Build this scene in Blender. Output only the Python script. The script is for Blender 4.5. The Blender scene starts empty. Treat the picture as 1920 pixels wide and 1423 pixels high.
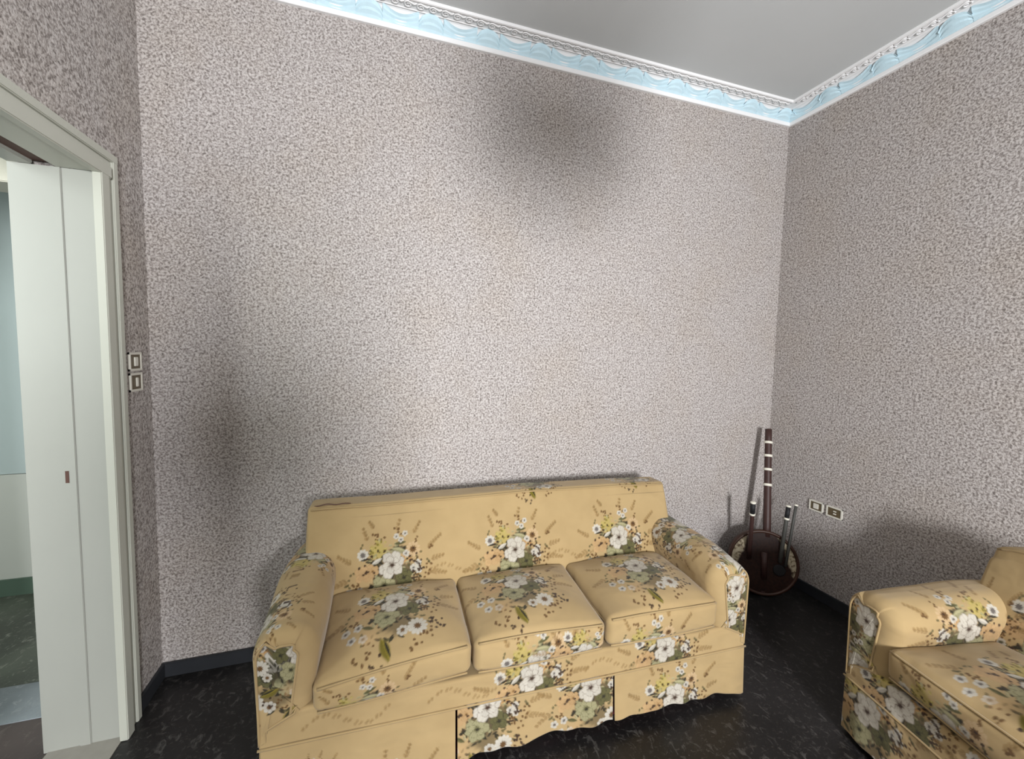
import bpy, bmesh, math, random
import numpy as np
from mathutils import Vector, Matrix

random.seed(7)
S = bpy.context.scene
COL = S.collection

# ------------------------------------------------------------------ camera
FPX = 778.2                                     # focal length in pixels of a 1920 px wide frame
cam_d = bpy.data.cameras.new('camera'); cam = bpy.data.objects.new('camera', cam_d); COL.objects.link(cam)
cam_d.sensor_fit = 'HORIZONTAL'; cam_d.sensor_width = 36.0; cam_d.lens = FPX / 1920 * 36.0
cam_d.clip_start = 0.02
yaw, pitch, roll = -0.3119, -0.0697, 0.0198
fw = Vector((-math.sin(yaw) * math.cos(pitch), math.cos(yaw) * math.cos(pitch), math.sin(pitch)))
rt = Vector((math.cos(yaw), math.sin(yaw), 0)); up = rt.cross(fw)
r2 = math.cos(roll) * rt + math.sin(roll) * up; u2 = -math.sin(roll) * rt + math.cos(roll) * up
M4 = Matrix((r2, u2, -fw)).transposed().to_4x4(); M4.translation = Vector((-2.5914, -2.1686, 1.5))
cam.matrix_world = M4
S.camera = cam

# ------------------------------------------------------------------ world, exposure
w = bpy.data.worlds.new('world'); S.world = w; w.use_nodes = True
w.node_tree.nodes['Background'].inputs[0].default_value = (0.75, 0.87, 1.0, 1)
w.node_tree.nodes['Background'].inputs[1].default_value = 0.6
S.view_settings.view_transform = 'Standard'; S.view_settings.look = 'None'
S.view_settings.gamma = 1.0; S.view_settings.use_curve_mapping = False
S.view_settings.exposure = 0.0

def area_light(name, loc, direction, sx, sy, power, color):
    d = bpy.data.lights.new(name, 'AREA'); d.shape = 'RECTANGLE'; d.size = sx; d.size_y = sy
    d.energy = power; d.color = color
    o = bpy.data.objects.new(name, d); COL.objects.link(o); o.location = loc
    o.rotation_euler = Vector(direction).to_track_quat('-Z', 'Y').to_euler()
    return o
# room dimensions
W, D, ZC = 3.523, 4.6, 3.10                     # width (x from -W to 0), depth (y from -D to 0), ceiling height
WX0, WX1, WZ0, WZ1 = -2.24, -1.70, 1.06, 1.98   # window in the wall behind the camera
area_light('window_daylight', ((WX0 + WX1) / 2, -D - 0.02, (WZ0 + WZ1) / 2), (0, 1, 0), WX1 - WX0 - .1, WZ1 - WZ0 - .1, 272, (0.97, 0.98, 1.0))
area_light('hall_daylight', (-4.95, -1.6, 2.0), (.1, 1, -.1), .8, 1.4, 40, (0.93, 1.0, 0.98))

# ------------------------------------------------------------------ helpers
def srgb(r, g, b):
    f = lambda c: (c / 255 / 12.92) if c / 255 <= 0.04045 else ((c / 255 + 0.055) / 1.055) ** 2.4
    return (f(r), f(g), f(b), 1.0)

def tag(o, label=None, cat=None, group=None, kind=None):
    if label: o['label'] = label
    if cat: o['category'] = cat
    if group: o['group'] = group
    if kind: o['kind'] = kind
    return o

def link_mesh(name, me, mat=None, parent=None, smooth=False):
    o = bpy.data.objects.new(name, me); COL.objects.link(o)
    if mat is not None and not me.materials: me.materials.append(mat)
    if parent is not None: o.parent = parent
    if smooth: me.polygons.foreach_set('use_smooth', [True] * len(me.polygons))
    return o

def empty(name, loc=(0, 0, 0), rz=0.0):
    o = bpy.data.objects.new(name, None); COL.objects.link(o); o.location = loc; o.rotation_euler = (0, 0, rz)
    o.empty_display_size = 0.1
    return o

def boxes_mesh(name, boxes, bevel=0.0):
    bm = bmesh.new()
    for (x0, x1, y0, y1, z0, z1) in boxes:
        r = bmesh.ops.create_cube(bm, size=1.0)
        for v in r['verts']:
            v.co = Vector((x0 + (v.co.x + .5) * (x1 - x0), y0 + (v.co.y + .5) * (y1 - y0), z0 + (v.co.z + .5) * (z1 - z0)))
    if bevel > 0:
        bmesh.ops.bevel(bm, geom=list(bm.edges), offset=bevel, segments=2, affect='EDGES', clamp_overlap=True)
    bmesh.ops.recalc_face_normals(bm, faces=bm.faces)
    me = bpy.data.meshes.new(name); bm.to_mesh(me); bm.free()
    return me

def box(name, b, mat, parent=None, bevel=0.0, smooth=False):
    return link_mesh(name, boxes_mesh(name, [b] if not isinstance(b[0], (tuple, list)) else b, bevel), mat, parent, smooth)

def tube_mesh(name, pts, rad, n=8, closed=False, cap=True):
    pts = [Vector(p) for p in pts]; N = len(pts)
    rads = rad if isinstance(rad, (list, tuple)) else [rad] * N
    V, F = [], []
    t0 = (pts[1] - pts[0]).normalized()
    nrm = t0.orthogonal().normalized()
    for i in range(N):
        a = pts[i - 1] if (i > 0 or closed) else pts[i]
        b = pts[(i + 1) % N] if (i < N - 1 or closed) else pts[i]
        t = (b - a).normalized()
        nrm = (nrm - t * nrm.dot(t)).normalized(); bn = t.cross(nrm)
        for k in range(n):
            q = 2 * math.pi * k / n
            V.append(pts[i] + (nrm * math.cos(q) + bn * math.sin(q)) * rads[i])
    for i in range(N if closed else N - 1):
        j = (i + 1) % N
        for k in range(n):
            F.append((i * n + k, i * n + (k + 1) % n, j * n + (k + 1) % n, j * n + k))
    if cap and not closed:
        F.append(tuple(range(n))[::-1]); F.append(tuple((N - 1) * n + k for k in range(n)))
    me = bpy.data.meshes.new(name); me.from_pydata(V, [], F)
    return me

def tube(name, pts, rad, mat, parent=None, n=8, closed=False):
    return link_mesh(name, tube_mesh(name, pts, rad, n, closed), mat, parent, True)

def lathe(name, prof, mat, parent=None, n=32):
    V, F = [], []
    for (r, z) in prof:
        for k in range(n):
            a = 2 * math.pi * k / n; V.append((r * math.cos(a), r * math.sin(a), z))
    for i in range(len(prof) - 1):
        for k in range(n):
            F.append((i * n + k, i * n + (k + 1) % n, (i + 1) * n + (k + 1) % n, (i + 1) * n + k))
    F.append(tuple(range(n))[::-1]); F.append(tuple((len(prof) - 1) * n + k for k in range(n)))
    me = bpy.data.meshes.new(name); me.from_pydata(V, [], F)
    return link_mesh(name, me, mat, parent, True)

# ------------------------------------------------------------------ materials
class NB:
    def __init__(self, name, rough=0.6, spec=0.3):
        self.m = bpy.data.materials.new(name); self.m.use_nodes = True
        self.t = self.m.node_tree; self.b = self.t.nodes['Principled BSDF']
        self.b.inputs['Roughness'].default_value = rough
        self.b.inputs['Specular IOR Level'].default_value = spec
        self.co = None
    def n(self, typ, **kw):
        nd = self.t.nodes.new(typ)
        for k, v in kw.items():
            if k in nd.inputs: nd.inputs[k].default_value = v
            else: setattr(nd, k, v)
        return nd
    def l(self, a, b): self.t.links.new(a, b)
    def coords(self, scale=(1, 1, 1)):
        if self.co is None: self.co = self.n('ShaderNodeTexCoord')
        if scale == (1, 1, 1): return self.co.outputs['Object']
        mp = self.n('ShaderNodeMapping'); mp.inputs['Scale'].default_value = scale
        self.l(self.co.outputs['Object'], mp.inputs['Vector']); return mp.outputs[0]
    def noise(self, scale, detail=2, rough=.5, vscale=(1, 1, 1), dist=0.0):
        nd = self.n('ShaderNodeTexNoise'); nd.inputs['Scale'].default_value = scale
        nd.inputs['Detail'].default_value = detail; nd.inputs['Roughness'].default_value = rough
        nd.inputs['Distortion'].default_value = dist
        self.l(self.coords(vscale), nd.inputs['Vector']); return nd.outputs['Fac']
    def ramp(self, fac, stops):
        r = self.n('ShaderNodeValToRGB'); e = r.color_ramp.elements
        while len(e) < len(stops): e.new(0.5)
        for k, (p, c) in enumerate(stops): e[k].position = p; e[k].color = c
        self.l(fac, r.inputs[0]); return r.outputs[0]
    def mix(self, fac, a, b, mode='MIX'):
        m = self.n('ShaderNodeMix', data_type='RGBA', blend_type=mode)
        if isinstance(fac, (int, float)): m.inputs[0].default_value = fac
        else: self.l(fac, m.inputs[0])
        for s, v in ((m.inputs[6], a), (m.inputs[7], b)):
            if isinstance(v, tuple): s.default_value = v
            else: self.l(v, s)
        return m.outputs[2]
    def bump(self, h, strength=.3, dist=.01):
        b = self.n('ShaderNodeBump'); b.inputs['Strength'].default_value = strength; b.inputs['Distance'].default_value = dist
        self.l(h, b.inputs['Height']); self.l(b.outputs[0], self.b.inputs['Normal'])
    def base(self, c):
        if isinstance(c, tuple): self.b.inputs['Base Color'].default_value = c
        else: self.l(c, self.b.inputs['Base Color'])
        return self

def plain(name, c, rough=.5, spec=.3, var=.06, scale=12, metal=0.0):
    nb = NB(name, rough, spec); c2 = tuple(max(0, x * (1 - var * 2)) for x in c[:3]) + (1,)
    nb.base(nb.mix(nb.noise(scale, 3), c2, c)); nb.b.inputs['Metallic'].default_value = metal
    return nb.m

def m_wall():
    nb = NB('quartz_grain_plaster', .75, .25)
    n1 = nb.noise(112, 2.2, .55, dist=.5)
    c = nb.ramp(n1, [(.30, srgb(108, 101, 98)), (.45, srgb(150, 143, 139)), (.57, srgb(182, 176, 173)), (.74, srgb(198, 193, 190))])
    n2 = nb.noise(2.2, 3, .6)                        # faint yellowing of the old plaster
    c = nb.mix(nb.ramp(n2, [(.45, (0, 0, 0, 1)), (.75, (.35, .35, .35, 1))]), c, nb.mix(1.0, c, srgb(240, 230, 212), 'MULTIPLY'))
    nb.base(c); nb.bump(n1, .45, .006); return nb.m

def m_floor(name, base, fleck, fleck2, rough=.36, spec=.35, amt=.56):
    nb = NB(name, rough, spec)
    a = nb.noise(34, 4, .7, (1.0, .6, 1), .8); b = nb.noise(70, 3, .65, (.6, 1.0, 1), .6); cl = nb.noise(3, 2)
    base2 = tuple(x * 1.9 for x in base[:3]) + (1,)
    c = nb.mix(nb.ramp(cl, [(.4, (0, 0, 0, 1)), (.7, (1, 1, 1, 1))]), base, base2)
    c = nb.mix(nb.ramp(a, [(amt, (0, 0, 0, 1)), (amt + .1, (.8, .8, .8, 1))]), c, fleck)
    c = nb.mix(nb.ramp(b, [(amt + .02, (0, 0, 0, 1)), (amt + .12, (.8, .8, .8, 1))]), c, fleck2)
    nb.base(c); return nb.m

def m_fabric():
    nb = NB('floral_cotton', .85, .15)
    at = nb.n('ShaderNodeAttribute', attribute_name='print')
    nz = nb.noise(9, 3); wv = nb.noise(420, 1)
    c = nb.mix(nb.ramp(nz, [(.3, (.88, .88, .88, 1)), (.7, (1, 1, 1, 1))]), srgb(0, 0, 0), at.outputs['Color'])
    c = nb.mix(1.0, at.outputs['Color'], nb.ramp(nz, [(.3, (.9, .89, .87, 1)), (.7, (1, 1, 1, 1))]), 'MULTIPLY')
    nb.base(c)
    wr = nb.noise(5.5, 2.2, .5, (1.0, 1.0, 1.6), .3)
    nb.bump(wr, .4, .035)
    nb.b.inputs['Sheen Weight'].default_value = .15
    return nb.m

MAT = dict(
    wall=m_wall(),
    ceil=plain('ceiling_paint', srgb(202, 205, 205), .8, .2, .03, 3),
    white=plain('cornice_white', srgb(234, 234, 234), .6, .3, .02),
    blue=plain('cornice_blue', srgb(198, 224, 234), .6, .3, .06, 30),
    door=plain('cream_gloss_paint', srgb(160, 161, 154), .4, .35, .03, 5),
    casing=plain('casing_paint', srgb(184, 185, 174), .4, .35, .03, 5),
    brown=plain('brown_slot', srgb(92, 66, 58), .6, .3, .1),
    floor=m_floor('black_terrazzo', srgb(23, 22, 22), srgb(74, 72, 70), srgb(60, 57, 55)),
    base=plain('slate_baseboard', srgb(46, 48, 52), .5, .35, .15, 20),
    hallwall=plain('pale_blue_hall_paint', srgb(188, 200, 200), .5, .3, .03, 2),
    hallwhite=plain('hall_offwhite', srgb(206, 207, 200), .5, .3, .03, 2),
    hallgreen=plain('hall_green_skirting', srgb(92, 112, 98), .5, .3, .08),
    hallcream=plain('hall_cream', srgb(176, 173, 160), .5, .3, .03, 2),
    hfloor=m_floor('green_terrazzo', srgb(66, 70, 62), srgb(130, 132, 122), srgb(96, 96, 88), .3, .3),
    hfloor2=m_floor('brown_terrazzo', srgb(62, 54, 52), srgb(104, 94, 90), srgb(80, 72, 70), .3, .3),
    strip=m_floor('grey_marble_sill', srgb(112, 118, 122), srgb(150, 154, 156), srgb(128, 132, 134), .35, .3),
    thresh=plain('stone_threshold', srgb(150, 146, 138), .6, .3, .1, 25),
    cloth=m_fabric(),
    maroon=plain('maroon_upholstery', srgb(78, 22, 32), .85, .15, .1, 40),
    ivory=plain('ivory_plastic', srgb(214, 211, 200), .35, .4, .03),
    bronze=plain('bronze_plate', srgb(96, 84, 62), .4, .5, .1, 60),
    gourd=plain('gourd_shell', srgb(70, 43, 30), .45, .4, .25, 14),
    neckwood=plain('dark_red_wood', srgb(66, 44, 40), .5, .35, .2, 30),
    bone=plain('bone_white', srgb(226, 222, 208), .5, .3, .05),
    blackgrip=plain('black_grip', srgb(30, 30, 32), .6, .3, .1),
    stick=plain('grey_stick', srgb(74, 74, 70), .55, .3, .15),
    brass=plain('aged_brass', srgb(140, 112, 62), .35, .5, .1, 20, .8),
    glass=plain('opal_glass', srgb(232, 228, 218), .3, .5, .02),
)

# ------------------------------------------------------------------ room shell
def struct(name, boxes, mat, label, cat, bevel=0.0):
    o = box(name, boxes, mat, None, bevel); tag(o, label, cat, None, 'structure'); return o

struct('floor', (-W - .0, .12, -D - .12, .12, -.12, 0), MAT['floor'], 'black terrazzo floor with pale flecks under the sofa', 'floor')
struct('ceiling', (-W - .22, .12, -D - .12, .12, ZC, ZC + .1), MAT['ceil'], 'plain pale grey ceiling inside the cornice', 'ceiling')
struct('wall_back', (-W - .22, .12, 0, .12, 0, ZC), MAT['wall'], 'grainy plaster wall behind the flowered sofa', 'wall')
struct('wall_right', (0, .12, -D - .12, 0, 0, ZC), MAT['wall'], 'shaded grainy plaster wall behind the armchair', 'wall')
DY0, DY1, DH = -1.25, -.31, 2.09                # doorway in the left wall
XB = -3.745
struct('wall_left', [(XB, -W, DY1 + .02, 0, 0, ZC), (XB, -W, DY0 - .02, DY1 + .02, DH + .03, ZC), (XB, -W, -D - .12, DY0 - .02, 0, ZC)], MAT['wall'], 'narrow grainy plaster wall beside and above the doorway', 'wall')
struct('wall_front', [(-W, WX0, -D - .15, -D, 0, ZC), (WX1, 0, -D - .15, -D, 0, ZC), (WX0, WX1, -D - .15, -D, 0, WZ0), (WX0, WX1, -D - .15, -D, WZ1, ZC)], MAT['wall'], 'grainy plaster wall with the window, facing the sofa', 'wall')
wf = tag(empty('window_1', ((WX0 + WX1) / 2, -D, WZ0)), 'white framed window opposite the sofa', 'window', None, 'structure')
hw_, hh_ = (WX1 - WX0) / 2, WZ1 - WZ0
for nm, b in (('frame_side', (-hw_, -hw_ + .06, -.08, 0, 0, hh_)), ('frame_side', (hw_ - .06, hw_, -.08, 0, 0, hh_)),
              ('frame_rail', (-hw_ + .06, hw_ - .06, -.08, 0, 0, .06)), ('frame_rail', (-hw_ + .06, hw_ - .06, -.08, 0, hh_ - .06, hh_))):
    box(nm, b, MAT['door'], wf, .004)

BH = .065
struct('baseboard_back', (-W, 0, -.014, 0, 0, BH), MAT['base'], 'dark slate baseboard along the wall behind the sofa', 'baseboard', .002)
struct('baseboard_right', (-.014, 0, -D, -.014, 0, BH), MAT['base'], 'dark slate baseboard along the wall behind the armchair', 'baseboard', .002)
struct('baseboard_left', [(-W, -W + .014, -.222, -.014, 0, BH), (-W, -W + .014, -D, DY0 - .113, 0, BH)], MAT['base'], 'dark slate baseboard between the doorway and the corner', 'baseboard', .002)

# ------------------------------------------------------------------ cornice
PROF = [(0, 3.006), (.014, 3.006), (.017, 3.010), (.017, 3.027), (.013, 3.031), (.016, 3.045), (.026, 3.07), (.036, 3.083),
        (.045, 3.088), (.050, 3.084), (.054, 3.088), (.100, 3.091), (.104, 3.086), (.110, 3.088), (.112, ZC), (0, ZC)]
def cornice(name, label, L, place):
    """place(s, d, z) -> world; s runs along the wall between its corners, d away from the wall."""
    root = tag(empty(name), label, 'cornice', None, 'structure')
    V, F = [], []; m = len(PROF)
    for e in (0, 1):
        for (d, z) in PROF: V.append(place(d if e == 0 else L - d, d, z))
    for k in range(m): F.append((k, (k + 1) % m, m + (k + 1) % m, m + k))
    me = bpy.data.meshes.new('moulding'); me.from_pydata(V, [], F)
    bm = bmesh.new(); bm.from_mesh(me); bmesh.ops.recalc_face_normals(bm, faces=bm.faces); bm.to_mesh(me); bm.free()
    link_mesh('moulding', me, MAT['white'], root)
    return root

def scallop_mesh(kind, l, place):
    NS, NV = 9, 6; V, F = [], []
    for i in range(NS + 1):
        t = i / NS; s = (t - .5) * l; b = math.sin(math.pi * t)
        if kind == 'convex': zt = 3.056 + .032 * b ** .55; bulge = .024 * b ** .7 - .004
        else: zt = 3.089 - .024 * b; bulge = .010 - .018 * b
        for j in range(NV + 1):
            v = j / NV; z = 3.029 + (zt - 3.029) * v
            d = .0155 + .027 * v * v + bulge * math.sin(math.pi * .8 * v) + (.004 if j in (2, 4) else 0)
            V.append(place(s, d, z))
        V.append(place(s, .012, zt + .001)); V.append(place(s, .010, 3.03))
    m = NV + 3
    for i in range(NS):
        for j in range(m): F.append((i * m + j, i * m + (j + 1) % m, (i + 1) * m + (j + 1) % m, (i + 1) * m + j))
    F.append(tuple(range(m))); F.append(tuple(NS * m + j for j in range(m))[::-1])
    me = bpy.data.meshes.new('scallop_' + kind); me.from_pydata(V, [], F)
    bm = bmesh.new(); bm.from_mesh(me); bmesh.ops.recalc_face_normals(bm, faces=bm.faces); bm.to_mesh(me); bm.free()
    me.materials.append(MAT['blue']); me.polygons.foreach_set('use_smooth', [False] * len(me.polygons))
    return me

def scroll_mesh(place):
    pts = []
    for k in range(13):                             # running wave: a curl and the tail that leads to the next one
        a = -.4 + k / 12 * 2.6 * math.pi; r = .0035 + .0145 * (k / 12) ** .9
        pts.append(place(.006 + r * math.cos(a) * 1.15, .077 + r * math.sin(a), 3.087))
    pts.append(place(-.020, .083, 3.087)); pts.append(place(-.032, .092, 3.087))
    me = tube_mesh('scroll', pts, .0042, 5); me.materials.append(MAT['white'])
    me.polygons.foreach_set('use_smooth', [True] * len(me.polygons))
    return me

pl_back = lambda s, d, z: (-s, -d, z)
pl_right = lambda s, d, z: (-d, -s, z)
pl_left = lambda s, d, z: (-W + d, -s, z)
pl_front = lambda s, d, z: (-s, -D + d, z)
c_back = cornice('trim_1', 'blue and white scalloped cornice along the wall above the sofa', W, pl_back)
c_right = cornice('trim_2', 'blue and white scalloped cornice along the wall above the armchair', D, pl_right)
cornice('trim_3', 'plain white cornice along the wall above the doorway', D, pl_left)
cornice('trim_4', 'plain white cornice along the window wall', W, pl_front)
LCV, LCC = .118, .165
for root, pl, L, s0 in ((c_back, pl_back, W, .022), (c_right, pl_right, 2.6, .09)):
    mv, mc, ms = scallop_mesh('convex', LCV, pl), scallop_mesh('concave', LCC, pl), scroll_mesh(pl)
    s = s0; conv = (pl is pl_right)
    if pl is pl_right: s = .055; conv = False; link_mesh('scallop', mv, None, root).location = pl(s - LCV / 2 + .012, 0, 0)
    else: conv = True
    while s + .17 < L:
        l = LCV if conv else LCC
        o = link_mesh('scallop', mv if conv else mc, None, root); o.location = pl(s + l / 2, 0, 0)
        s += l; conv = not conv
    k = 0
    while .15 + k * .0575 < L - .12:
        o = link_mesh('scroll', ms, None, root); o.location = pl(.15 + k * .0575, 0, 0); k += 1

# ------------------------------------------------------------------ doorway and the hall beyond
door = tag(empty('door_1', (-W, DY1, 0)), 'cream painted doorway casing with deep jambs, at the left', 'doorway', None, 'structure')
def dbox(name, b, mat, bevel=.003):
    x0, x1, y0, y1, z0, z1 = b
    return box(name, (x0 + W, x1 + W, y0 - DY1, y1 - DY1, z0, z1), mat, door, bevel)
CO, CI = -.222, -.333                             # outer and inner edge of the casing
ZO = 2.176
def casing(sign, yo, yi):
    lo = lambda a, b: (min(a, b), max(a, b))
    f = lambda t: yo + (yi - yo) * t
    for nm, t0, t1, th, zt in (('casing_outer_bead', 0, .26, .022, ZO), ('casing_flat', .26, .60, .014, ZO - .03), ('casing_inner_bead', .60, 1.0, .028, ZO - .05)):
        a, b = lo(f(t0), f(t1)); dbox(nm, (-W, -W + th, a, b, 0, zt), MAT['casing'])
casing(1, CO, CI); casing(-1, DY0 - .088, DY0 + .023)
for nm, z0, z1, th in (('casing_outer_bead', ZO - .029, ZO, .022), ('casing_flat', ZO - .052, ZO - .029, .014), ('casing_inner_bead', DH - .008, ZO - .052, .028)):
    dbox(nm, (-W - .001, -W + th + .001, DY0 - .09 + (ZO - z1), CO - (ZO - z1) * 1.0, z0, z1), MAT['casing'])
for yj0, yj1, sg in ((DY1, DY1 + .02, -1), (DY0 - .02, DY0, 1)):
    dbox('jamb_board', (-3.617, -W, yj0, yj1, 0, DH), MAT['door'], .0008)
    dbox('jamb_board', (XB - .012, -3.65, yj0, yj1, 0, DH), MAT['door'], .0008)
    dbox('jamb_bead', (-3.65, -3.617, yj0 - (.004 if sg < 0 else 0), yj1 + (.004 if sg > 0 else 0), 0, DH), MAT['door'], .002)
dbox('strike_plate', (-3.648, -3.638, DY1 - .0055, DY1 - .003, 1.0, 1.043), MAT['brown'], .0)
dbox('head_board', (-3.632, -W, DY0, DY1, DH, DH + .03), MAT['casing'])
dbox('head_board', (XB - .012, -3.69, DY0, DY1, DH, DH + .03), MAT['door'])
dbox('track_slot', (-3.69, -3.632, DY0, DY1, DH + .012, DH + .03), MAT['brown'], 0)
struct('trim_5', (XB, -W + .004, DY0, DY1, -.1, .003), MAT['thresh'], 'pale stone threshold in the doorway', 'threshold')

struct('floor_hall', (-5.4, XB, -2.0, -.117, -.12, 0), MAT['hfloor2'], 'dark brown terrazzo floor seen through the doorway', 'floor')
struct('trim_6', (-5.4, XB, -.117, .108, -.12, .004), MAT['strip'], 'grey blue marble sill strip across the hall floor', 'sill')
struct('floor_hall_far', (-5.4, XB, .108, .98, -.12, 0), MAT['hfloor'], 'greenish terrazzo floor at the far end of the hall', 'floor')
struct('wall_hall_far', (-5.4, -3.6, .98, 1.08, .725, 3.0), MAT['hallwall'], 'pale blue painted upper wall at the end of the hall', 'wall')
struct('wall_hall_dado', (-5.4, -3.6, .974, 1.08, .09, .722), MAT['hallwhite'], 'off white dado panel at the end of the hall', 'wall')
struct('baseboard_hall', (-5.4, XB, .962, .974, 0, .099), MAT['hallgreen'], 'green baseboard at the end of the hall', 'baseboard')
struct('wall_hall_side', (-5.5, -5.4, -2.0, 1.08, 0, 3.0), MAT['hallwhite'], 'off white side wall of the hall', 'wall')
struct('wall_hall_return', (XB, XB + .14, .12, 1.08, 0, 3.0), MAT['hallwhite'], 'off white hall wall behind the sofa wall', 'wall')
struct('wall_hall_near', (-5.5, XB, -2.12, -2.0, 0, 3.0), MAT['hallwhite'], 'off white near wall of the hall', 'wall')
struct('ceiling_hall', (-5.5, -3.6, -2.12, 1.08, 3.0, 3.08), MAT['ceil'], 'pale ceiling of the hall', 'ceiling')
struct('wall_hall_lintel', (-5.4, XB, -.02, .108, 2.12, 3.0), MAT['hallcream'], 'cream lintel over the opening in the hall', 'wall')
struct('trim_7', (-5.4, XB, -.035, .12, 2.10, 2.135), MAT['hallcream'], 'cream moulding under the hall lintel', 'trim', .004)

# ------------------------------------------------------------------ switches and sockets
def plate(name, label, cat, group, place, w_, h_, insert):
    """place(u, v, d): u along the wall, v up, d off the wall; the plate is w_ x h_ centred on 0,0."""
    root = None
    def bx(nm, u0, u1, v0, v1, d0, d1, mat, bev=.0015, par=None):
        ps = [place(u, v, d) for u in (u0, u1) for v in (v0, v1) for d in (d0, d1)]
        b = tuple(f(p[k] for p in ps) for k in range(3) for f in (min, max))
        return box(nm, b, mat, par, bev)
    root = empty(name); tag(root, label, cat, group)
    t = .009
    bx('frame', -w_ / 2, w_ / 2, h_ / 2 - t, h_ / 2, 0, .008, MAT['ivory'], .001, root)
    bx('frame', -w_ / 2, w_ / 2, -h_ / 2, -h_ / 2 + t, 0, .008, MAT['ivory'], .001, root)
    bx('frame', -w_ / 2, -w_ / 2 + t, -h_ / 2, h_ / 2, 0, .0082, MAT['ivory'], .001, root)
    bx('frame', w_ / 2 - t, w_ / 2, -h_ / 2, h_ / 2, 0, .0082, MAT['ivory'], .001, root)
    bx('cover_plate', -w_ / 2 + t, w_ / 2 - t, -h_ / 2 + t, h_ / 2 - t, 0, .0055, MAT['bronze'], .0, root)
    for (nm, u0, u1, v0, v1, mt) in insert:
        bx(nm, u0, u1, v0, v1, .004, .0095, MAT[mt], .0015, root)
    return root
plate('light_switch', 'upper light switch with a wide rocker, beside the doorway casing', 'switch', None,
      lambda u, v, d: (-W + d, -.126 + u, 1.426 + v), .088, .074, [('rocker', -.010, .014, -.018, .018, 'ivory')])
plate('light_switch', 'lower light switch with a narrow rocker, beside the doorway casing', 'switch', None,
      lambda u, v, d: (-W + d, -.126 + u, 1.344 + v), .088, .074, [('rocker', -.002, .012, -.018, .018, 'ivory')])
plate('wall_socket', 'wall plate with one square white button, nearer the corner', 'socket', None,
      lambda u, v, d: (-d, -.354 - u, .573 + v), .086, .066, [('button', -.016, .016, -.016, .016, 'ivory')])
plate('wall_socket', 'wall plate with two small white pins, farther from the corner', 'socket', None,
      lambda u, v, d: (-d, -.462 - u, .573 + v), .092, .066, [('pin', -.005, .012, .004, .011, 'ivory'), ('pin', -.005, .012, -.011, -.004, 'ivory')])

# ------------------------------------------------------------------ floral print, painted per vertex of the cloth
BASEC = np.array(srgb(165, 142, 102)[:3])
C = lambda r, g, b: np.array(srgb(r, g, b)[:3]) * .60
WHITE, SAGE, DKGRN, GRN = C(230, 223, 208), C(186, 180, 138), C(60, 56, 42), C(104, 100, 64)
PEACH, ORANGE, YEL, TAN, BRN, DBRN = C(226, 188, 136), C(208, 164, 108), C(204, 186, 108), C(160, 128, 80), C(120, 88, 52), C(74, 54, 40)
GREY, OLIVE = C(122, 114, 108), C(140, 126, 48)

class Motif:
    """A list of painted shapes in millimetres around the big white bloom; y up."""
    def __init__(self, seed=3):
        self.e = []; R = random.Random(seed)
        def leaf(x, y, L, wd, ang, col, a=1.0): self.e.append(('leaf', x, y, L, wd, ang, col, a))
        def blot(x, y, rx, ry, col, a=1.0, soft=.5): self.e.append(('blot', x, y, rx, ry, col, a, soft))
        def bloom(x, y, r, n, col, cc, cr, ph=0, dark=None, a=1.0): self.e.append(('bloom', x, y, r, n, col, cc, cr, ph, dark if dark is not None else col * .62, a))
        def fern(x, y, ang, L, col, a=.8, n=0, ll=18):
            n = n or max(3, int(L / 14))
            for k in range(n):
                t = (k + .6) / n; px, py = x + math.cos(ang) * L * t, y + math.sin(ang) * L * t
                for sd in (-1, 1): leaf(px + sd * 2, py, ll * (1.15 - .4 * t), 8.5, ang + sd * .62 + .2 * R.uniform(-1, 1), col * R.uniform(.85, 1.05), a)
                leaf(px, py, ll * .9, 5, ang, col, a * .7)
        def spray(x, y, n, rad, col, L=11, a=.95):
            for _ in range(n):
                q = R.uniform(0, 6.28); d = rad * math.sqrt(R.random()); leaf(x + d * math.cos(q), y + d * math.sin(q), L * R.uniform(.8, 1.3), 7.5, R.uniform(0, 6.28), col, a)
        def peony(x, y, r, col, dk, cc, n=6, ph=0.0, squash=1.0):
            for ring, (rr, pr, nn) in enumerate(((.56, .50, n), (.34, .36, n - 1))):
                for k in range(nn):
                    q = ph + ring * .5 + k * 2 * math.pi / nn + .25 * R.uniform(-1, 1)
                    f = R.uniform(.88, 1.12)
                    self.e.append(('petal', x + math.cos(q) * r * rr, y + math.sin(q) * r * rr * squash, r * pr * f, r * pr * .86 * f, q, col * R.uniform(.92, 1.04), dk))
            self.e.append(('blot', x + r * .04, y - r * .02, r * .30, r * .22, dk, .9, .7)); self.e.append(('blot', x + r * .04, y - r * .04, r * .2, r * .14, cc, 1.0, .5))
        self.peony = peony
        self.leaf, self.blot, self.bloom, self.fern, self.spray = leaf, blot, bloom, fern, spray

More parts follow.
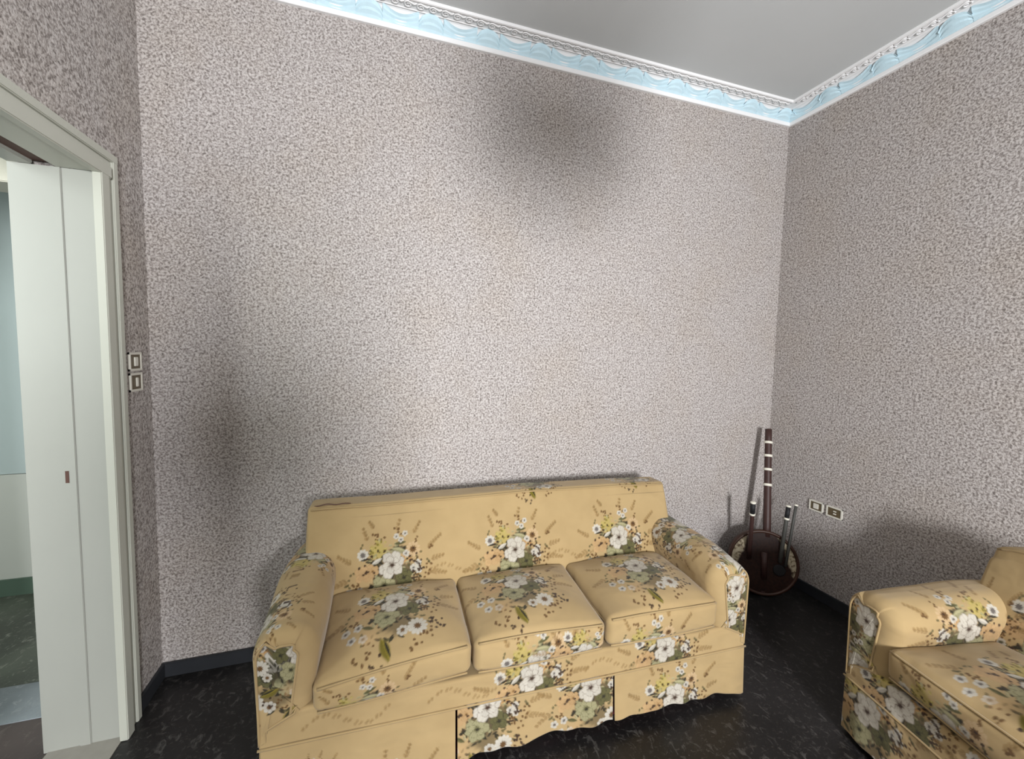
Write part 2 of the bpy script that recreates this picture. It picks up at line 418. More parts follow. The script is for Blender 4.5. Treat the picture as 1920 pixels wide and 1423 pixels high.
def bouquet():
    m = Motif(3)
    for x, y, a, L in ((-100, 100, 1.9, 60), (20, 130, 1.3, 55), (90, 115, 1.0, 60), (150, 50, .7, 85), (-160, 15, 2.6, 70), (-175, -45, 3.5, 75), (150, -40, -.2, 85), (-70, 150, 2.2, 40), (165, 5, .2, 60)):
        m.fern(x, y, a, L, TAN, .58)
    m.blot(-20, -10, 105, 75, PEACH, .45, .8); m.blot(70, 40, 80, 60, PEACH, .4, .8)
    m.blot(-60, -35, 75, 45, PEACH, .6, .7)
    for x, y, n, r in ((-60, 115, 10, 24), (30, 135, 6, 18), (-150, -75, 8, 26), (135, -70, 10, 30), (100, 95, 4, 14), (160, 60, 3, 14), (165, -25, 6, 20)):
        m.spray(x, y, n, r, BRN)
    m.blot(-55, 62, 40, 44, YEL, .75, .5); m.spray(-55, 70, 22, 42, YEL, 12); m.spray(-62, 66, 12, 34, OLIVE, 9)
    m.blot(-5, -45, 96, 70, DKGRN, .8, .5); m.blot(30, 58, 44, 24, DKGRN, .85, .4); m.blot(-60, 14, 34, 18, DKGRN, .85, .4); m.blot(60, -30, 40, 46, DKGRN, .7, .5)
    for x, y, n, r in ((-15, -50, 26, 80), (45, 40, 12, 40), (-70, 10, 12, 34), (75, -60, 12, 40), (0, -130, 18, 70)): m.spray(x, y, n, r, DKGRN, 22)
    for x, y, n, r in ((-30, -40, 14, 90), (40, -20, 12, 70), (-10, 60, 10, 60)): m.spray(x, y, n, r, SAGE, 20, .8)
    for x, y, n, r in ((-90, 40, 8, 60), (110, 10, 12, 50), (-140, -60, 8, 40), (90, -110, 10, 50), (-60, -150, 10, 60)): m.spray(x, y, n, r, GRN * .8, 14, .8)
    m.leaf(0, 66, 60, 15, -.25, SAGE); m.leaf(-82, 10, 46, 13, .45, WHITE * .9); m.leaf(12, 84, 50, 11, .1, GRN)
    m.peony(-118, -28, 36, PEACH * .94, PEACH * .72, DBRN, 5, .3); m.peony(-80, -18, 28, PEACH * .88, ORANGE * .75, BRN, 5, .8)
    m.bloom(92, 55, 33, 11, C(226, 196, 152), BRN, 14, .2, C(206, 170, 120))
    m.bloom(-120, 50, 25, 9, WHITE, GREY, 11, .1, WHITE * .85); m.leaf(-130, 28, 44, 7, .15, DKGRN)
    for x, y in ((20, 115), (58, 124), (40, 100)): m.bloom(x, y, 13, 5, WHITE * .96, GREY, 4, .4)
    for x, y in ((113, -5), (93, -22), (116, -33), (62, 40)): m.bloom(x, y, 16, 5, WHITE * .96, GREY, 5, .9)
    m.spray(128, -14, 8, 16, DBRN, 9); m.spray(66, 8, 8, 20, ORANGE, 16)
    for x, y, n, r in ((-30, 20, 10, 60), (-100, 5, 9, 45), (95, 25, 10, 40), (-60, -75, 10, 50), (100, -45, 9, 30)): m.spray(x, y, n, r, DBRN, 12)
    # lower half
    m.blot(10, -130, 80, 50, DKGRN, .6, .6)
    m.peony(-32, -80, 48, SAGE, GRN, DKGRN, 6, .2); m.peony(52, -58, 36, GRN * 1.25, DKGRN, DKGRN, 5, .5)
    m.bloom(78, -150, 38, 12, WHITE, BRN, 13, 0, WHITE * .8); m.bloom(25, -160, 22, 7, WHITE * .95, BRN, 8, 0)
    for x, y in ((-172, -98), (-130, -96), (-110, -150), (-150, -140)): m.bloom(x, y, 17, 5, WHITE * .93, GREY, 6, .2)
    m.leaf(-50, -170, 80, 26, -1.2, OLIVE); m.leaf(-38, -178, 62, 7, -1.2, DKGRN); m.leaf(-75, -120, 46, 12, 2.7, GRN)
    m.spray(140, -150, 14, 34, DBRN, 13); m.spray(118, -190, 9, 30, BRN, 12); m.spray(-110, -205, 12, 38, BRN, 12); m.spray(-60, -245, 8, 26, DBRN, 11); m.spray(70, -215, 6, 24, BRN)
    m.blot(-90, -150, 50, 40, PEACH, .5, .8); m.leaf(-100, -90, 30, 9, .4, DKGRN)
    # the big white bloom last
    m.peony(0, 0, 56, WHITE, C(140, 126, 112), DBRN, 6, .25)
    return m.e

def garland():
    m = Motif(9)
    for k in range(9):
        x = -130 + k * 32; y = 30 * math.sin(k * .75)
        m.fern(x, y, .5 * math.cos(k * .75), 30, TAN, .40, 2, 12)
    return m.e

BOUQ, GARL = bouquet(), garland()

def sstep(a, b, x):
    t = np.clip((x - a) / (b - a), 0, 1); return t * t * (3 - 2 * t)

def paint(col, U, V, elems, u0, v0, scale=1.0, ang=0.0, clip=None, flip=1):
    """col (N,3), U,V metres; composite the motif in place."""
    X0 = (U - u0) * 1000 / scale; Y0 = (V - v0) * 1000 / scale
    ca, sa = math.cos(ang), math.sin(ang)
    X = (ca * X0 + sa * Y0) * flip; Y = -sa * X0 + ca * Y0
    ok = (np.abs(X) < 300) & (np.abs(Y) < 320)
    if clip is not None: ok &= (V >= clip[0]) & (V <= clip[1])
    idx = np.nonzero(ok)[0]
    if len(idx) == 0: return
    x, y = X[idx], Y[idx]; c = col[idx]
    for e in elems:
        if e[0] == 'leaf':
            _, lx, ly, L, wd, a, cc, al = e
            sel = np.nonzero((np.abs(x - lx) < L) & (np.abs(y - ly) < L))[0]
            if len(sel) == 0: continue
            dx, dy = x[sel] - lx, y[sel] - ly
            p = (math.cos(a) * dx + math.sin(a) * dy) / L; q = (-math.sin(a) * dx + math.cos(a) * dy) / wd
            k = np.where((p > 0) & (p < 1), np.abs(q) - np.sin(np.pi * np.clip(p, 0, 1)) * .55, 1.0)
            msk = (1 - sstep(-.12, .3, k)) * al
            sh = .85 + .3 * (q > 0)
            c[sel] = c[sel] * (1 - msk[:, None]) + (cc[None] * sh[:, None]) * msk[:, None]
        elif e[0] == 'petal':
            _, px, py, rx, ry, a, cc, dk = e
            sel = np.nonzero((np.abs(x - px) < rx * 1.2) & (np.abs(y - py) < rx * 1.2))[0]
            if len(sel) == 0: continue
            dx, dy = x[sel] - px, y[sel] - py
            p = (math.cos(a) * dx + math.sin(a) * dy) / rx; q = (-math.sin(a) * dx + math.cos(a) * dy) / ry
            r = np.sqrt(p * p + q * q) * (1 + .06 * np.sin(5 * np.arctan2(q, p) + px))
            msk = 1 - sstep(.93, 1.04, r)
            k = np.clip(sstep(.82, 1.0, r) * .8 + np.clip(-p + .05, 0, 1) * .8 + .14 * np.sin(11 * q), 0, 1)[:, None]
            c[sel] = c[sel] * (1 - msk[:, None]) + (cc[None] * (1 - k) + dk[None] * k) * msk[:, None]
        elif e[0] == 'blot':
            _, bx_, by, rx, ry, cc, al, soft = e
            dx, dy = (x - bx_) / rx, (y - by) / ry; th = np.arctan2(dy, dx)
            r = np.sqrt(dx * dx + dy * dy) / (1 + .16 * np.sin(5 * th + bx_) + .1 * np.sin(11 * th + by))
            msk = (1 - sstep(1 - soft, 1, r)) * al
            c[:] = c * (1 - msk[:, None]) + cc[None] * msk[:, None]
        else:
            _, fx, fy, r0, n, cc, ccen, cr, ph, dk, al = e
            sel = np.nonzero((np.abs(x - fx) < r0 * 1.15) & (np.abs(y - fy) < r0 * 1.15))[0]
            if len(sel) == 0: continue
            dx, dy = x[sel] - fx, y[sel] - fy; r = np.sqrt(dx * dx + dy * dy); th = np.arctan2(dy, dx) + ph
            lob = np.abs(np.cos(n * th / 2)); R_ = r0 * (.74 + .28 * lob ** .6)
            msk = (1 - sstep(.9, 1.02, r / R_)) * al
            t = np.clip(r / r0, 0, 1); gap = np.clip(1 - lob * 2.6, 0, 1) * sstep(.15, .5, t)
            ring = np.exp(-((t - .62) / .1) ** 2) * .25 * (.5 + .5 * np.sin(n * th + 1.5))
            inner = 1 - sstep(.15, .6, t)
            k = np.clip(gap * .85 + ring + inner * .55, 0, 1)[:, None]
            fc = cc[None] * (1 - k) + dk[None] * k
            cm = (1 - sstep(cr * .75, cr * 1.15, r + cr * .18 * np.sin(9 * th)))[:, None]
            fc = fc * (1 - cm) + ccen[None] * cm
            c[sel] = c[sel] * (1 - msk[:, None]) + fc * msk[:, None]
    col[idx] = c

# ------------------------------------------------------------------ cloth surfaces
def rounded_path(pts, radii, dense, coarse=.02, fine=.0036, closed=True):
    """Polyline with rounded corners, resampled; dense[k] says whether edge k -> k+1 is finely sampled."""
    P = [np.array(p, float) for p in pts]; n = len(P); out = []
    segs = []
    for k in range(n):
        a, b, c_ = P[k - 1], P[k], P[(k + 1) % n]
        r = radii[k]; d1 = (a - b) / np.linalg.norm(a - b); d2 = (c_ - b) / np.linalg.norm(c_ - b)
        ang = math.acos(np.clip(d1 @ d2, -1, 1)); tl = r / math.tan(ang / 2)
        s, e = b + d1 * tl, b + d2 * tl
        cen = b + (d1 + d2) / np.linalg.norm(d1 + d2) * (r / math.sin(ang / 2))
        a0, a1 = math.atan2(*(s - cen)[::-1]), math.atan2(*(e - cen)[::-1])
        da = (a1 - a0 + math.pi) % (2 * math.pi) - math.pi
        segs.append((s, e, cen, r, a0, da))
    for k in range(n):
        s, e, cen, r, a0, da = segs[k]
        dn = dense[k] or dense[k - 1]
        m = max(3, int(abs(da) * r / (fine if dn else coarse)))
        for i in range(m): out.append(cen + r * np.array([math.cos(a0 + da * i / m), math.sin(a0 + da * i / m)]))
        nx = segs[(k + 1) % n][0]; L = np.linalg.norm(nx - e); m = max(1, int(L / (fine if dense[k] else coarse)))
        for i in range(m): out.append(e + (nx - e) * i / m)
    return np.array(out)

def loop_normals(Q):
    t = np.roll(Q, -1, 0) - np.roll(Q, 1, 0); t /= np.linalg.norm(t, axis=1)[:, None] + 1e-12
    n = np.stack([t[:, 1], -t[:, 0]], 1)
    area = np.sum(Q[:, 0] * np.roll(Q[:, 1], -1) - np.roll(Q[:, 0], -1) * Q[:, 1])
    return n if area > 0 else -n

def grid_faces(n, m, wrap):
    i = np.arange(n - 1)[:, None]; j = np.arange(m if wrap else m - 1)[None]
    a = i * m + j; b = i * m + (j + 1) % m
    return np.stack([a, b, b + m, a + m], -1).reshape(-1, 4)

def make_cloth(name, verts, quads, cols, parent, tris=None):
    me = bpy.data.meshes.new(name)
    nv, nq = len(verts), len(quads); nt = 0 if tris is None else len(tris)
    me.vertices.add(nv); me.vertices.foreach_set('co', np.asarray(verts, np.float32).ravel())
    li = quads.ravel() if nt == 0 else np.concatenate([quads.ravel(), tris.ravel()])
    me.loops.add(len(li)); me.loops.foreach_set('vertex_index', li.astype(np.int32))
    st = np.concatenate([np.arange(nq) * 4, nq * 4 + np.arange(nt) * 3]).astype(np.int32)
    me.polygons.add(nq + nt); me.polygons.foreach_set('loop_start', st)
    me.update(calc_edges=True); me.validate()
    at = me.color_attributes.new('print', 'FLOAT_COLOR', 'POINT')
    c4 = np.ones((nv, 4), np.float32); c4[:, :3] = cols; at.data.foreach_set('color', c4.ravel())
    bm = bmesh.new(); bm.from_mesh(me); bmesh.ops.recalc_face_normals(bm, faces=bm.faces); bm.to_mesh(me); bm.free()
    return link_mesh(name, me, MAT['cloth'], parent, True)

def paint_all(U, V, decor):
    col = np.tile(BASEC, (len(U), 1))
    for d in decor:
        el, u, v = d[0], d[1], d[2]
        paint(col, U, V, el, u, v, *(d[3:]))
    return col

def end_stations(s0, s1, R, fine, coarse_mid=None):
    n = max(4, int((s1 - s0 - 2 * R) / fine))
    ends = [R * (1 - math.cos(a)) for a in np.linspace(0, math.pi / 2, max(4, int(R * 1.6 / fine)))]
    s = [s0 + e for e in ends] + list(np.linspace(s0 + R, s1 - R, n + 1)[1:-1]) + [s1 - e for e in ends[::-1]]
    return np.array(s)

def loft(name, path, s0, s1, R, to3, parent, decor, fine=.0036, deform=None, wfun=None, cap_decor=None, cap_fine=(False, False)):
    """Sweep a closed section (a,b) along s with rounded ends; to3(s, a, b) -> xyz arrays."""
    Q = path; Nn = loop_normals(Q); m = len(Q)
    wts = np.ones(m) if wfun is None else wfun(Q)
    vlen = np.concatenate([[0], np.cumsum(np.linalg.norm(np.diff(Q, axis=0), axis=1))])
    st = end_stations(s0, s1, R, fine); n = len(st)
    A = np.zeros((n, m)); B = np.zeros((n, m))
    for i, s in enumerate(st):
        e = min(s - s0, s1 - s); d = 0 if e >= R else R - math.sqrt(max(0, R * R - (R - e) ** 2))
        qq = Q - Nn * (d * wts)[:, None]; A[i], B[i] = qq[:, 0], qq[:, 1]
    SS = np.repeat(st[:, None], m, 1); VV = np.repeat(vlen[None], n, 0)
    a, b, s = A.ravel(), B.ravel(), SS.ravel()
    if deform is not None: s, a, b = deform(s, a, b)
    P = np.stack(to3(s, a, b), -1); quads = grid_faces(n, m, True)
    cols = paint_all(SS.ravel(), VV.ravel(), decor)
    allP, allQ, allT, allC = [P], [quads], [], [cols]; off = len(P)
    for e, (row, sgn) in enumerate(((0, -1), (n - 1, 1))):
        ra, rb = a[row * m:(row + 1) * m], b[row * m:(row + 1) * m]; rs = s[row * m]
        ca, cb = ra.mean(), rb.mean(); rad = np.max(np.hypot(ra - ca, rb - cb))
        k = max(2, int(rad / fine)) if cap_fine[e] else 2
        f = (1 - np.arange(0, k) / k)[:, None]
        ga, gb = ca + (ra - ca)[None] * f, cb + (rb - cb)[None] * f
        gs = rs + sgn * .008 * (1 - f ** 2) + 0 * ga
        g = np.stack(to3(gs.ravel(), ga.ravel(), gb.ravel()), -1)
        ctr = np.stack(to3(np.array([rs + sgn * .008]), np.array([ca]), np.array([cb])), -1)
        q = grid_faces(k, m, True) + off
        last = off + (k - 1) * m; ci = off + k * m
        j = np.arange(m); t = np.stack([last + j, last + (j + 1) % m, np.full(m, ci)], -1)
        cc = np.tile(BASEC, (k * m + 1, 1))
        if cap_decor and cap_decor[e]: cc = paint_all(np.append(ga.ravel(), ca), np.append(gb.ravel(), cb), cap_decor[e])
        allP += [g, ctr]; allQ.append(q); allT.append(t); allC.append(cc); off += k * m + 1
    return make_cloth(name, np.concatenate(allP), np.concatenate(allQ), np.concatenate(allC), parent, np.concatenate(allT))

def skirt_panel(name, parent, x0, x1, place, hem, decor, seed, fine=.0038, zt=.232):
    """Hanging cloth with soft folds; place(u, out, z) -> local xyz; hem(t) gives the lower edge."""
    rng = random.Random(seed); ph = [rng.uniform(0, 6.28) for _ in range(4)]
    n = int((x1 - x0) / fine); mz = int(.2 / fine)
    u = np.linspace(x0, x1, n)[:, None] * np.ones((1, mz)); t = np.ones((n, 1)) * np.linspace(0, 1, mz)[None]
    tu = (u - x0) / (x1 - x0)
    z = zt + (hem(tu) - zt) * t
    fold = .006 * np.sin(u * 21 + ph[0]) + .004 * np.sin(u * 47 + ph[1]) + .004 * np.sin(u * 9 + ph[2])
    out = .004 + .016 * t + fold * t ** 1.3
    edge = np.minimum(tu, 1 - tu) * (x1 - x0); out = out - .006 * np.exp(-edge / .02) * t
    z = z + (.006 * np.sin(u * 26 + ph[3]) + .003 * np.sin(u * 61 + ph[2])) * t ** 3
    U, O, Z = u.ravel(), out.ravel(), z.ravel()
    front = np.stack(place(U, O, Z), -1); back = np.stack(place(U, O - .003, Z), -1)
    f = grid_faces(n, mz, False); N = n * mz
    ring = np.concatenate([np.arange(n) * mz + mz - 1, ])
    hemq = np.stack([ring[:-1], ring[1:], ring[1:] + N, ring[:-1] + N], -1)
    e0 = np.arange(mz); e1 = (n - 1) * mz + np.arange(mz)
    sq = np.concatenate([np.stack([e[:-1], e[1:], e[1:] + N, e[:-1] + N], -1) for e in (e0, e1)])
    cols = paint_all(U, Z, decor)
    return make_cloth(name, np.concatenate([front, back]), np.concatenate([f, f + N, hemq, sq]), np.concatenate([cols, cols]), parent)

def piping(parent, pts, r=.0045):
    me = tube_mesh('piping', pts, r, 6)
    o = link_mesh('piping', me, MAT['cloth'], parent, True)
    at = me.color_attributes.new('print', 'FLOAT_COLOR', 'POINT')
    c4 = np.ones((len(me.vertices), 4), np.float32); c4[:, :3] = BASEC * .95; at.data.foreach_set('color', c4.ravel())
    return o

AW = .165                                         # arm width at the seat
FR = -.705                                        # front plane (local y), rear plane is 0
def seat_unit(root, hw, n_cush, dec, fine=.0034, drop=.008, droop=((0, 0),)):
    hin = hw - AW
    box('base_frame', (-hw + .05, hw - .05, -.675, -.03, .012, .30), MAT['maroon'], root, .008)
    # back
    path = rounded_path([(-.325, .33), (-.165, .805), (-.03, .80), (-.012, .20)], [.02, .022, .03, .02], [True, True, False, False], fine=fine)
    def bdef(s, a, b):
        k = np.clip((b - .33) / .47, 0, 1); puff = .012 * np.sin(np.pi * k) * (a < -.1)
        e = np.clip(1 - (np.abs(s) / (hw - .06)) ** 6, 0, 1)
        return s, a - puff * e + .003 * np.sin(s * 13) * k, b - drop * (1 - e) * sstep(.8, .95, k) + .004 * np.sin(s * 5 + 1) * (k > .9)
    bk = loft('back', path, -(hw - .06), hw - .06, .018, lambda s, a, b: (s, a, b), root, dec['back'], fine, bdef)
    e = hw - .075
    piping(bk, [(x, -.172 + .003 * math.sin(x * 13), .796 + .004 * math.sin(x * 5 + 1) - drop * (abs(x) / (hw - .06)) ** 6) for x in np.linspace(-e, e, 40)], .0042)
    if dec.get('slit'): tube('open_seam', [(x, -.160 + .004 * math.sin(x * 60), .806 + .002 * math.sin(x * 90)) for x in np.linspace(*dec['slit'], 14)], [.001] + [.0028] * 12 + [.001], MAT['brown'], bk, 6)
    # seat cushions
    cw = 2 * hin / n_cush
    for k in range(n_cush):
        c0, c1 = -hin + k * cw + .004, -hin + (k + 1) * cw - .004; cm = (c0 + c1) / 2
        cp = rounded_path([(-.715, .345), (-.722, .464), (-.268, .468), (-.268, .345)], [.026, .026, .04, .03], [True, True, False, False], fine=fine)
        def cdef(s, a, b, c0=c0, c1=c1, k=k):
            tx = np.clip((s - c0) / (c1 - c0), 0, 1); ty = np.clip((a + .722) / .454, 0, 1)
            top = np.clip((b - .40) / .06, 0, 1)
            cr = .046 * (1 - np.abs(2 * tx - 1) ** 2.6) * (1 - np.abs(2 * ty - 1) ** 3)
            sag = .005 * np.sin(9 * s + 2 * k) * np.sin(8 * a + k) + .0022 * np.sin(34 * s + 20 * a + k) * np.sin(15 * a - 9 * s)
            bul = .010 * (1 - np.abs(2 * tx - 1) ** 3) * (ty < .12) * np.sin(np.pi * np.clip((b - .33) / .13, 0, 1))
            fr = 1 - ty; dl, dr = droop[k % len(droop)]
            lean = -(dl * (1 - tx) ** 1.2 + dr * tx ** 1.2) * fr
            return s, a - bul, b + (cr + sag) * top - .006 * np.sin(7 * s + k * 2) * (1 - top) * (ty < .3) + lean * (.5 + .5 * top)
        cu = loft('seat_cushion', cp, c0, c1, .026, lambda s, a, b: (s, a, b), root, dec['seat'][k], fine, cdef)
        for (pb, pz) in ((-.7175, .459), (-.7115, .350)):
            pts = []
            for x in np.linspace(c0 + .016, c1 - .016, 24):
                tx = (x - c0) / (c1 - c0)
                dl, dr = droop[k % len(droop)]; lean = -(dl * (1 - tx) ** 1.2 + dr * tx ** 1.2) * (1 if pz > .4 else .5)
                pts.append((x, pb - .002, pz + lean + (.005 * math.sin(9 * x + 2 * k) * math.sin(8 * pb + k) if pz > .4 else -.006 * math.sin(7 * x + k * 2))))
            piping(cu, pts, .0038)
    # arms
    for sd in (-1, 1):
        key = 'arm_l' if sd < 0 else 'arm_r'
        ap = rounded_path([(AW - .003, .22), (AW + .004, .612), (-.036, .615), (.004, .30)], [.01, .088, .086, .02], [True, True, True, True], fine=fine)
        def wf_(Q): return np.where(Q[:, 0] > AW * .75, .22, np.where(Q[:, 0] < .02, 1.15, .85))
        to3 = (lambda s, a, b, sd=sd: (sd * (hin + a), s, b))
        def adef(s, a, b, sd=sd):
            top = np.clip((b - .35) / .2, 0, 1)
            t = np.clip(-s / .7, 0, 1)
            return s, a + .004 * np.sin(14 * s + sd) * top + .018 * np.sin(np.pi * t) * (a > AW * .6), b + top * (.012 * (1 - t) - .012 * np.exp(-((t - .95) / .12) ** 2)) + .004 * np.sin(11 * s + 2 * sd) * top
        arm = loft('arm', ap, FR, -.05, .052, to3, root, dec[key], fine, adef, wf_, [dec[key + '_front'], None], (True, False))
        # welt around the front panel
        Nn = loop_normals(ap); qq = ap - Nn * (.052 * wf_(ap))[:, None]
        sel = qq[::max(1, len(qq) // 70)]
        piping(arm, [(sd * (hin + q[0]), FR - .001, q[1] - (.012 * np.clip((q[1] - .35) / .2, 0, 1))) for q in sel if q[1] > .23], .0042)
    # rail under the cushions and the skirt
    rp = rounded_path([(FR - .006, .222), (FR + .002, .330), (FR + .15, .330), (FR + .15, .222)], [.008, .012, .01, .01], [True, True, False, False], fine=fine)
    loft('seat_rail', rp, -(hw - .012), hw - .012, .008, lambda s, a, b: (s, a, b), root, dec['rail'], fine,
         lambda s, a, b: (s, a, b + .004 * np.sin(s * 6)))
    piping(root, [(x, FR - .008, .228) for x in np.linspace(-(hw - .01), hw - .01, 30)], .004)
    for q, (x0, x1, h0, h1, hm, dc, sd) in enumerate(dec['skirt']):
        hem = lambda t, h0=h0, h1=h1, hm=hm: h0 + (h1 - h0) * t + hm * np.sin(np.pi * t)
        skirt_panel('skirt_panel', root, x0, x1, lambda u, o, z: (u, FR - .006 - o * .8, z), hem, dc, sd, fine)
    for sd in (-1, 1):
        dc = dec['skirt_side_l'] if sd < 0 else dec['skirt_side_r']
        skirt_panel('skirt_panel', root, FR + .015, -.03, lambda u, o, z, sd=sd: (sd * (hw - .012 + o * .5), u, z), lambda t: .03 + .01 * np.sin(5 * t), dc, 40 + sd, fine)

B, G = BOUQ, GARL
SL = .127                                         # v on a cushion where the top begins
dec_sofa = dict(slit=(-.87, -.72),
    back=[(G, -.27, .20, 1.0, .15), (G, .30, .20, 1.0, .15),
          (B, -.545, .245, 1.0), (B, .02, .25, 1.0), (B, .575, .25, 1.0), (B, .16, .66, .8), (B, .74, .68, .8)],
    seat=[
        [(B, -.53, .38, 1.0, 0, (SL + .004, 9)), (B, -.62, -.02, .9, .3, (0, SL))],
        [(B, -.03, .40, 1.0, 0, (SL + .004, 9)), (B, -.02, .02, .95, .2, (0, SL)), (B, .16, .02, .8, -.5, (0, SL))],
        [(B, .55, .39, 1.0, 0, (SL + .004, 9)), (B, .46, -.01, .9, .1, (0, SL))]],
    arm_l=[(B, -.24, .47, .8, 1.4), (B, -.60, .36, .7, 1.2)], arm_l_front=[(B, .08, .515, .95, .1), (B, .03, .53, .7, .8)],
    arm_r=[(B, -.42, .50, .85, 1.5), (B, -.30, .40, .8, 1.2), (B, -.66, .40, .8, .6)], arm_r_front=[(B, .09, .50, .95, .4), (B, .06, .36, .8, .2)],
    rail=[(B, -.04, .062, .95, .2, (0, .13)), (B, .54, .07, .95, .1, (0, .13)), (G, -.30, .06, 1.0, .1, (0, .12)), (G, .3, .05, 1, .1, (0, .12)), (G, -.7, .05, 1.0, .1, (0, .12))],
    skirt=[(-.940, -.325, .018, .018, .0, [(B, -.56, -.03, .9, .2), (B, -.80, .10, .45, .2)], 11),
           (-.318, .300, .035, .045, .012, [(B, -.21, .21, .95, -.1), (B, .20, .20, .95, .15)], 12),
           (.306, .940, .045, .03, .012, [(B, .58, .085, .95, .0)], 13)],
    skirt_side_l=[], skirt_side_r=[(B, -.6, .12, .9, .3)])
sofa = empty('sofa', (-1.985, -.092, 0), math.radians(-2.0))
tag(sofa, 'three seat sofa in a yellow floral slipcover, against the long wall', 'sofa')
seat_unit(sofa, .958, 3, dec_sofa, droop=((.060, .0), (.0, .008), (.0, .0)))

dec_chair = dict(slit=(-.26, -.12),
    back=[(B, -.10, .26, 1.0), (B, -.34, .2, .8, .5)],
    seat=[[(B, .02, .36, 1.0, .6, (SL + .004, 9)), (B, -.05, -.0, 1.0, .2, (0, SL))]],
    arm_l=[(B, -.42, .60, .95, math.pi), (B, -.5, .12, .9, .2)], arm_l_front=[(B, .08, .50, .9, .2), (B, .1, .30, .9, .2)],
    arm_r=[], arm_r_front=[],
    rail=[(B, -.2, .07, 1.0, .3, (0, .13)), (B, .15, .07, 1.0, .3, (0, .13))],
    skirt=[(-.402, .402, .025, .03, .0, [(B, -.3, .17, 1.0, .2), (B, .05, .12, 1.0, .1)], 21)],
    skirt_side_l=[(B, -.45, .12, .95, .1)], skirt_side_r=[])
chair = empty('armchair', (-.205, -1.632, 0), math.radians(-102.7))
tag(chair, 'armchair in the same yellow floral slipcover, cut off at the right', 'armchair')
seat_unit(chair, .42, 1, dec_chair, drop=.035)

# ------------------------------------------------------------------ gourd lute in the corner
def m_skin():
    nb = NB('kora_skin', .6, .25)
    sx = nb.n('ShaderNodeSeparateXYZ'); nb.l(nb.coords(), sx.inputs[0])
    ab = nb.n('ShaderNodeMath', operation='ABSOLUTE'); nb.l(sx.outputs[0], ab.inputs[0])
    sp = nb.noise(60, 3, .6); wob = nb.noise(14, 2)
    ad = nb.n('ShaderNodeMath', operation='MULTIPLY_ADD'); nb.l(wob, ad.inputs[0]); ad.inputs[1].default_value = .06; nb.l(ab.outputs[0], ad.inputs[2])
    zz = nb.n('ShaderNodeMath', operation='MULTIPLY_ADD'); nb.l(sx.outputs[2], zz.inputs[0]); zz.inputs[1].default_value = .35; nb.l(ad.outputs[0], zz.inputs[2])
    pale = nb.ramp(sp, [(.38, srgb(92, 76, 58)), (.5, srgb(178, 166, 140)), (.7, srgb(196, 186, 162))])
    dark = nb.ramp(sp, [(.35, srgb(34, 20, 17)), (.65, srgb(50, 30, 23))])
    nb.base(nb.mix(nb.ramp(zz.outputs[0], [(.165, (0, 0, 0, 1)), (.18, (1, 1, 1, 1))]), dark, pale)); return nb.m
MAT['skin'] = m_skin()
kr = tag(empty('gourd_lute', (-.275, -.235, 0)), 'brown gourd lute with a ringed neck leaning in the corner', 'instrument')
# bowl: half gourd opening toward the room; local frame tilted back a little
body = lathe('bowl', [(.001, -.15), (.06, -.146), (.12, -.125), (.165, -.09), (.192, -.045), (.198, 0), (.190, .012), (.17, .014)], MAT['gourd'], kr, 40)
face_dir = Vector((-.55, -.83, .16)).normalized()
qrot = face_dir.to_track_quat('Z', 'Y')
body.rotation_mode = 'QUATERNION'; body.rotation_quaternion = qrot
bc = Vector((-.02, -.02, .205)); body.location = bc
def skin_disc():
    V, F = [(0, 0, 0.02)], []; n = 40; rings = [.05, .1, .15, .188]
    for q, r in enumerate(rings):
        for k in range(n):
            a = 2 * math.pi * k / n; V.append((r * math.cos(a), r * math.sin(a), .020 - .012 * (r / .188) ** 4))
    for k in range(n): F.append((0, 1 + k, 1 + (k + 1) % n))
    for q in range(len(rings) - 1):
        for k in range(n):
            a = 1 + q * n; b = a + n; F.append((a + k, b + k, b + (k + 1) % n, a + (k + 1) % n))
    return V, F
right_ax = Vector((0, 0, 1)).cross(face_dir).normalized(); up_ax = face_dir.cross(right_ax)
def skin_obj():
    V, F = skin_disc(); me = bpy.data.meshes.new('skin_face')
    # local x = across, z = up, y = out of the face
    me.from_pydata([(v[0], -v[2], v[1]) for v in V], [], F)
    bm = bmesh.new(); bm.from_mesh(me); bmesh.ops.recalc_face_normals(bm, faces=bm.faces); bm.to_mesh(me); bm.free()
    o = link_mesh('skin_face', me, MAT['skin'], kr, True)
    o.matrix_local = Matrix((right_ax, -face_dir, up_ax)).transposed().to_4x4()
    o.location = bc + face_dir * .004
    return o
skin_obj()
rim = [bc + face_dir * .012 + (right_ax * math.cos(a) + up_ax * math.sin(a)) * .190 for a in np.linspace(0, 2 * math.pi, 41)[:-1]]
tube('rim', rim, .010, MAT['gourd'], kr, 8, True)
K0 = Vector((-.275, -.235, 0))
n0, n1 = Vector((-.262, -.245, .36)) - K0, Vector((-.131, -.10, 1.014)) - K0
neck = tube('neck', [n0 + (n1 - n0) * t for t in np.linspace(0, 1, 12)], [.023 - .003 * t for t in np.linspace(0, 1, 12)], MAT['neckwood'], kr, 12)
dn = (n1 - n0).normalized()
for z in (.930, .847, .762, .668):
    t = (z - n0.z) / (n1.z - n0.z); c0 = n0 + (n1 - n0) * t
    tube('tuning_ring', [c0 - dn * .008, c0 - dn * .004, c0 + dn * .004, c0 + dn * .008], [.0225, .025, .025, .0225], MAT['bone'], neck, 14)
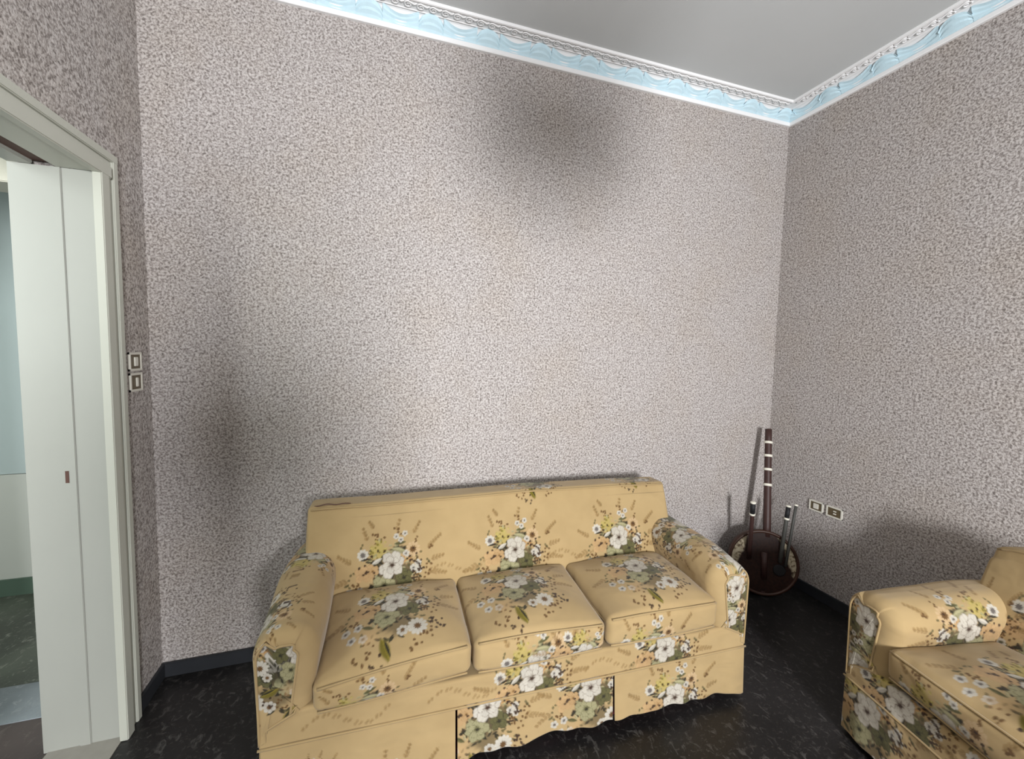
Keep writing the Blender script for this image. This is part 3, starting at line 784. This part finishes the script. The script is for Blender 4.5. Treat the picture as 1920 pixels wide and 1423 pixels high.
# neck foot with spike below the bowl and sound hole with bridge
tube('tail_spike', [bc - up_ax * .17 + face_dir * .01, bc - up_ax * .20 - face_dir * .01], [.014, .010], MAT['neckwood'], kr, 8)
tube('bridge', [bc + face_dir * .028 - up_ax * .09, bc + face_dir * .03 + up_ax * .07], [.016, .020], MAT['neckwood'], kr, 8)
hole = lathe('sound_hole', [(.034, 0), (.036, .002), (.030, .003)], MAT['blackgrip'], kr, 20)
hole.rotation_mode = 'QUATERNION'; hole.rotation_quaternion = qrot; hole.location = bc + face_dir * .0235 + right_ax * .085 - up_ax * .03
def handle(off, foot, top, r, mat, grip):
    a = bc + face_dir * .032 + right_ax * off + up_ax * foot; b = Vector(top) - K0
    h = tube('handle', [a + (b - a) * t for t in np.linspace(0, 1, 6)], r, mat, kr, 10)
    d = (b - a).normalized()
    tube('cap', [b - d * .004, b + d * .002, b + d * .006], [r * 1.25, r * 1.3, r * .9], MAT['bone'], h, 12)
    if grip:
        q0 = b - d * .078; tube('grip', [q0, b - d * .006], r * 1.12, MAT['blackgrip'], h, 12)
        tube('ring', [q0 - d * .005, q0 + d * .006], r * 1.3, MAT['bone'], h, 12)
handle(-.085, .02, (-.425, -.275, .607), .0125, MAT['neckwood'], True)
handle(.085, .02, (-.185, -.315, .575), .0115, MAT['stick'], True)
handle(.115, .0, (-.115, -.31, .572), .0085, MAT['stick'], False)

# ------------------------------------------------------------------ unseen pendant lamp, added to cast a soft shadow high on the back wall
ch = tag(empty('shadow_pendant_lamp', (-1.82, -D / 2, ZC)), 'added unseen brass pendant lamp whose wide bowl shades the upper back wall', 'lamp')
lathe('ceiling_rose', [(.07, -.03), (.068, -.012), (.05, -.001)], MAT['brass'], ch, 20)
tube('rod', [(0, 0, -.02), (0, 0, -.82)], .007, MAT['brass'], ch, 8)
lathe('bowl', [(.02, -1.14), (.11, -1.125), (.20, -1.07), (.255, -.98), (.27, -.88), (.263, -.88), (.247, -.98), (.19, -1.06), (.10, -1.11), (.01, -1.125)], MAT['brass'], ch, 36)  # bowl shaped to throw a single soft blob of shadow
lathe('lamp_holder', [(.012, -1.13), (.03, -1.12), (.034, -1.0), (.03, -.86), (.018, -.81), (.008, -.79)], MAT['glass'], ch, 16)

# ------------------------------------------------------------------ made-up floor lamp behind the viewpoint, placed to shade the back wall
MAT['shade'] = plain('brown_blocker_cloth', srgb(96, 76, 58), .85, .15, .1, 60)
fl = tag(empty('shadow_floor_lamp', (-2.40, -2.9, 0)), 'made-up unseen brass floor lamp whose tall brown drum darkens the wall left of the sofa', 'lamp')
lathe('base', [(.14, 0), (.145, .012), (.12, .022), (.03, .032), (.014, .05)], MAT['brass'], fl, 28)
tube('pole', [(0, 0, .03), (0, 0, .6), (0, 0, 1.2)], .011, MAT['brass'], fl, 10)
lathe('shade', [(.185, 1.06), (.188, 1.065), (.160, 1.60), (.156, 1.605), (.154, 1.60), (.181, 1.07)], MAT['shade'], fl, 32)  # drum sized to block window light from the left of the back wall
lathe('finial', [(.004, 1.18), (.012, 1.2), (.02, 1.26), (.02, 1.36), (.01, 1.40), (.004, 1.60)], MAT['brass'], fl, 14)
